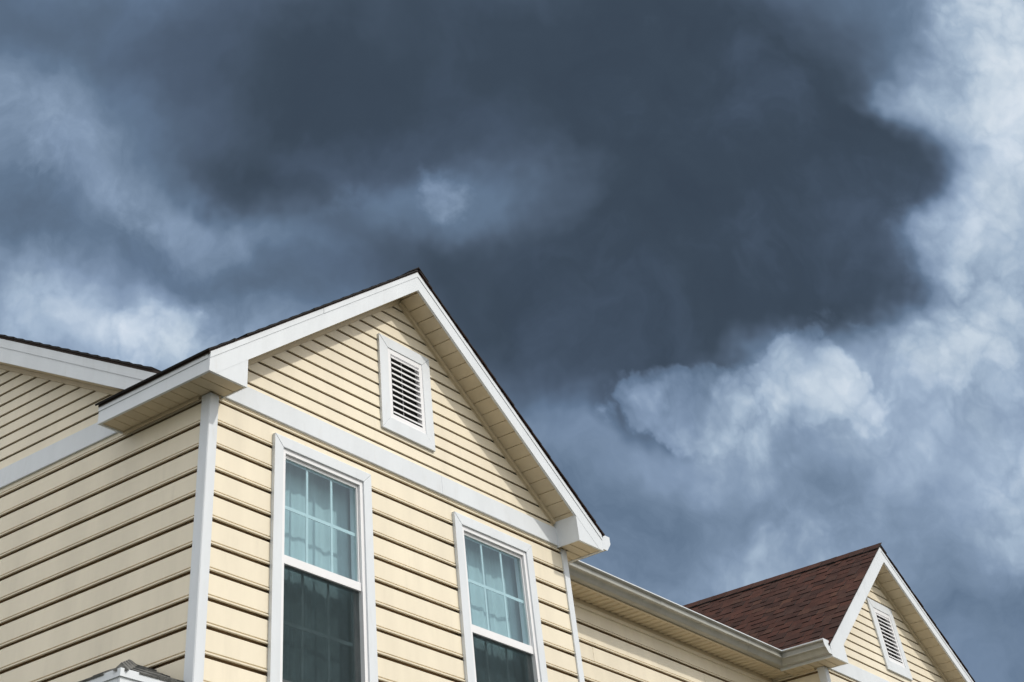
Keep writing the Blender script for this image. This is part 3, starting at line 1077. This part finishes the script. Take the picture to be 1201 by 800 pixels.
# main rake board on the side gable, its drip edge and narrow soffit
y0 = 0.34
zt_ = lambda y: zm_(y) - 0.006
zb_ = lambda y: 0.022 + 0.474 * y
for (ya, yb2, f1, f2) in ((y0, YRIDGE, zt_, zb_), (YRIDGE, 2 * YRIDGE - y0, lambda y: zt_(2 * YRIDGE - y), lambda y: zb_(2 * YRIDGE - y))):
    rb = poly_x([(ya, f2(ya)), (yb2, f2(yb2)), (yb2, f1(yb2)), (ya, f1(ya))], XL_, XL_ + 0.022).build('rake_board', M_WHITE, house)
    poly_x([(ya, f1(ya) - 0.062), (yb2, f1(yb2) - 0.062), (yb2, f1(yb2) + 0.005), (ya, f1(ya) + 0.005)], XL_ - 0.006, XL_ - 0.0005).build('drip_edge', M_WHITE, rb)
    so = MB()
    so.add([(x, y, z + d) for d in (0.004, 0.012) for x, y, z in ((XL_ + 0.022, ya, f2(ya)), (0.03, ya, f2(ya)), (0.03, yb2, f2(yb2)), (XL_ + 0.022, yb2, f2(yb2)))],
           [(3, 2, 1, 0), (4, 5, 6, 7), (0, 1, 5, 4), (1, 2, 6, 5), (2, 3, 7, 6), (3, 0, 4, 7)])
    so = so.build('soffit', M_SOFFIT, house)
    ch = MB()
    ch.add([(x, y, z) for x, d0 in ((-0.030, 0), (-0.0015, 0)) for y, z in ((ya, f2(ya) + 0.003), (yb2, f2(yb2) + 0.003), (yb2, f2(yb2) - 0.030), (ya, f2(ya) - 0.030))],
           [(0, 1, 2, 3), (7, 6, 5, 4), (0, 4, 5, 1), (1, 5, 6, 2), (2, 6, 7, 3), (3, 7, 4, 0)])
    ch.build('trim_channel', M_SOFFIT, so)

# main eave between the bays: fascia, ribbed soffit
YF = YM - 0.25
ZSM = 0.164
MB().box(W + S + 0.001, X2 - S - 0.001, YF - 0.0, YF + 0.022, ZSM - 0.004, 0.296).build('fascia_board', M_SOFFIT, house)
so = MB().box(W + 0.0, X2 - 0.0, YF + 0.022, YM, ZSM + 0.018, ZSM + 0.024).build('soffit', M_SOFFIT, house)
x = W + 0.021
while x < X2 - 0.03:
    x2 = min(x + 0.105, X2 - 0.021)
    q = (x2 - x) / 3
    prof = [(x + 0.002, ZSM + 0.017), (x + 0.002, ZSM + 0.011), (x + q * 0.9, ZSM + 0.011), (x + q * 1.1, ZSM), (x2 - q * 0.35, ZSM), (x2 - 0.004, ZSM + 0.011), (x2 - 0.002, ZSM + 0.017)]
    MB().sweep(prof, lambda aa, p: (p[0], aa, p[1]), YF + 0.023, YM - 0.003).build('soffit_panel', M_SOFFIT, so)
    x = x2
MB().box(W + 0.02, X2 - 0.02, YM - 0.022, YM - 0.007, ZSM - 0.030, ZSM - 0.0005).build('trim_channel', M_SOFFIT, so)

# gutters --------------------------------------------------------------------
KP = [(0.0015, 0.118), (0.0015, 0.0), (0.046, 0.0), (0.051, 0.004), (0.060, 0.024), (0.070, 0.040), (0.078, 0.046), (0.092, 0.049), (0.094, 0.053), (0.092, 0.058),
      (0.078, 0.061), (0.079, 0.098), (0.096, 0.103), (0.101, 0.110), (0.098, 0.118), (0.080, 0.118), (0.076, 0.100), (0.074, 0.062), (0.056, 0.036), (0.042, 0.006), (0.006, 0.006), (0.006, 0.118)]
KP = [(o_ * 1.30, z) for o_, z in KP]
ZGU = 0.172
GX1, GX2, GYM = W + S, X2 - S, YF                  # fascia faces the gutters hang on
mit = lambda p: p[0]
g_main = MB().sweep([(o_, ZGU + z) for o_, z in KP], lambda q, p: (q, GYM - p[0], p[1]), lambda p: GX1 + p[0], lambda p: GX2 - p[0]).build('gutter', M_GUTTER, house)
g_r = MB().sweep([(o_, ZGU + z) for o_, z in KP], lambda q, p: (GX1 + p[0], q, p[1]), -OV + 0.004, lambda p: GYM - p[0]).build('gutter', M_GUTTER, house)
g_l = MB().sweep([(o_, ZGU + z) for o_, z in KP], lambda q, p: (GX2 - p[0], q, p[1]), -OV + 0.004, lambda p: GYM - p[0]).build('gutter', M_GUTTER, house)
LIP = [(0.0965, 0.1085), (0.1030, 0.1095), (0.1030, 0.1180), (0.0990, 0.1205), (0.0790, 0.1205), (0.0790, 0.1188), (0.0975, 0.1188), (0.1016, 0.1105)]
MB().sweep([(o_ * 1.30, ZGU + z) for o_, z in LIP], lambda q, p: (q, GYM - p[0], p[1]), lambda p: GX1 + p[0], lambda p: GX2 - p[0]).build('gutter_lip', M_WHITE, g_main)
MB().sweep([(o_ * 1.30, ZGU + z) for o_, z in LIP], lambda q, p: (GX1 + p[0], q, p[1]), -OV + 0.004, lambda p: GYM - p[0]).build('gutter_lip', M_WHITE, g_r)
MB().sweep([(o_ * 1.30, ZGU + z) for o_, z in LIP], lambda q, p: (GX2 - p[0], q, p[1]), -OV + 0.004, lambda p: GYM - p[0]).build('gutter_lip', M_WHITE, g_l)
CAPP = [(0.002, 0.121), (0.002, -0.001), (0.066, -0.001), (0.074, 0.006), (0.126, 0.056), (0.134, 0.066), (0.134, 0.121)]
for gob, fx in ((g_r, lambda p: GX1 + p[0]), (g_l, lambda p: GX2 - p[0])):
    MB().sweep([(o_, ZGU + z) for o_, z in CAPP], lambda q, p: (fx(p), q, p[1]), -OV + 0.0005, -OV + 0.0035).build('end_cap', M_WHITE, gob)
OUT = [(o_ + 0.0025, z) for o_, z in KP[3:12]]
INN = [(o_ + 0.0005, z) for o_, z in KP[3:12]][::-1]
MB().sweep([(o_, ZGU + z) for o_, z in OUT + INN], lambda q, p: (GX2 - p[0], q, p[1]), lambda p: GYM - p[0] - 0.10, lambda p: GYM - p[0]).build('miter_cover', M_GUTTER, g_l)

for xs in (6.35, 8.05):           # slip joints between gutter lengths
    MB().sweep([(o_, ZGU + z) for o_, z in OUT + INN], lambda q, p: (q, GYM - p[0], p[1]), xs, xs + 0.05).build('joint_band', M_GUTTER, g_main)
# low hipped roof against the side wall, only its near corner in view -----------
CXL, CYL, CZ, PL_ = -0.615, -0.060, -1.600, 0.44
yb_l = 2.6
hz = CZ + 0.612 * PL_
dk = MB()
A_ = [(CXL, CYL, CZ), (-0.003, CYL, CZ), (-0.003, CYL + 0.612, hz), (CXL, yb_l, CZ), (-0.003, yb_l - 0.612, hz), (-0.003, yb_l, CZ)]
dk.add(A_ , [(0, 1, 2), (0, 2, 4, 3), (3, 4, 5), (0, 3, 5, 1), (1, 5, 4, 2)])
low_roof = dk.build('roof', M_GREYSH, house)
low_roof['label'] = 'low grey hipped roof with white fascia against the side wall'
MB().box(CXL + 0.004, -0.008, CYL + 0.004, CYL + 0.024, CZ - 0.135, CZ - 0.006).build('fascia_board', M_WHITE, low_roof)
MB().box(CXL + 0.004, CXL + 0.024, CYL + 0.025, yb_l - 0.03, CZ - 0.135, CZ - 0.006).build('fascia_board', M_WHITE, low_roof)
MB().box(CXL - 0.006, -0.008, CYL - 0.006, CYL + 0.0035, CZ - 0.036, CZ + 0.003).build('drip_edge', M_WHITE, low_roof)
MB().box(CXL - 0.006, CXL + 0.0035, CYL + 0.004, yb_l - 0.03, CZ - 0.036, CZ + 0.003).build('drip_edge', M_WHITE, low_roof)
MB().box(CXL + 0.03, -0.008, CYL + 0.03, yb_l - 0.03, CZ - 0.125, CZ - 0.115).build('soffit', M_SOFFIT, low_roof)
# shingle rows on its two visible faces and caps on the hip
for nm, o_, a_, u_, ln in (('f', Vector((CXL, CYL, CZ)), Vector((1, 0, 0)), Vector((0, 1, PL_)).normalized(), 0.60),
                          ('l', Vector((CXL, CYL, CZ)), Vector((0, 1, 0)), Vector((1, 0, PL_)).normalized(), yb_l - CYL)):
    nn = a_.cross(u_)
    nn = nn if nn.z > 0 else -nn
    for k in range(4):
        d = k * 0.14
        off = d * math.cos(math.atan(PL_))
        st = off + 0.135
        while st < ln - 0.03 - (off if nm == 'l' else 0):
            wd = min(random.choice((0.15, 0.22, 0.28)), ln - st)
            mb = MB()
            wedge(mb, o_ + u_ * (d - 0.012) + a_ * st, a_, u_, nn, wd - 0.004, 0.15, random.choice((0.008, 0.010, 0.013)), 0.004)
            mb.build('shingle', M_GREYSH, low_roof)
            st += wd
hd = (Vector(A_[2]) - Vector(A_[0])).normalized()
hp = Vector((1, -1, 0)).normalized()
up_ = Vector((0, 0, 1))
for k in range(4):
    c0 = Vector(A_[0]) + hd * (k * 0.17 + 0.012)
    P = []
    for q, t in ((0.0, 0.030), (0.20, 0.020)):
        c = c0 + hd * q
        P += [c + hp * 0.045 - up_ * 0.010, c + up_ * t, c - hp * 0.045 - up_ * 0.010, c - up_ * 0.02]
    MB().add(P, [(0, 1, 2, 3), (7, 6, 5, 4), (0, 4, 5, 1), (1, 5, 6, 2), (2, 6, 7, 3), (3, 7, 4, 0)]).build('hip_cap', M_GREYSH, low_roof)
# walls of the bump-out below it
bw = MB().box(-0.40, -0.008, 0.16, 2.40, -ZG, CZ - 0.126).build('wall', M_SIDING, house)
courses(bw, m_front(0.15), FINE, G, CZ - 0.126 - G - 0.01, int((ZG + CZ - 0.2) / G), lambda a, b: [(-0.41, -0.01)], low=CZ - 0.5)
courses(bw, m_left(-0.41), FINE, G, CZ - 0.126 - G - 0.01, int((ZG + CZ - 0.2) / G), lambda a, b: [(0.15, 2.40)], low=CZ - 0.5)

print('objects', len(bpy.data.objects))
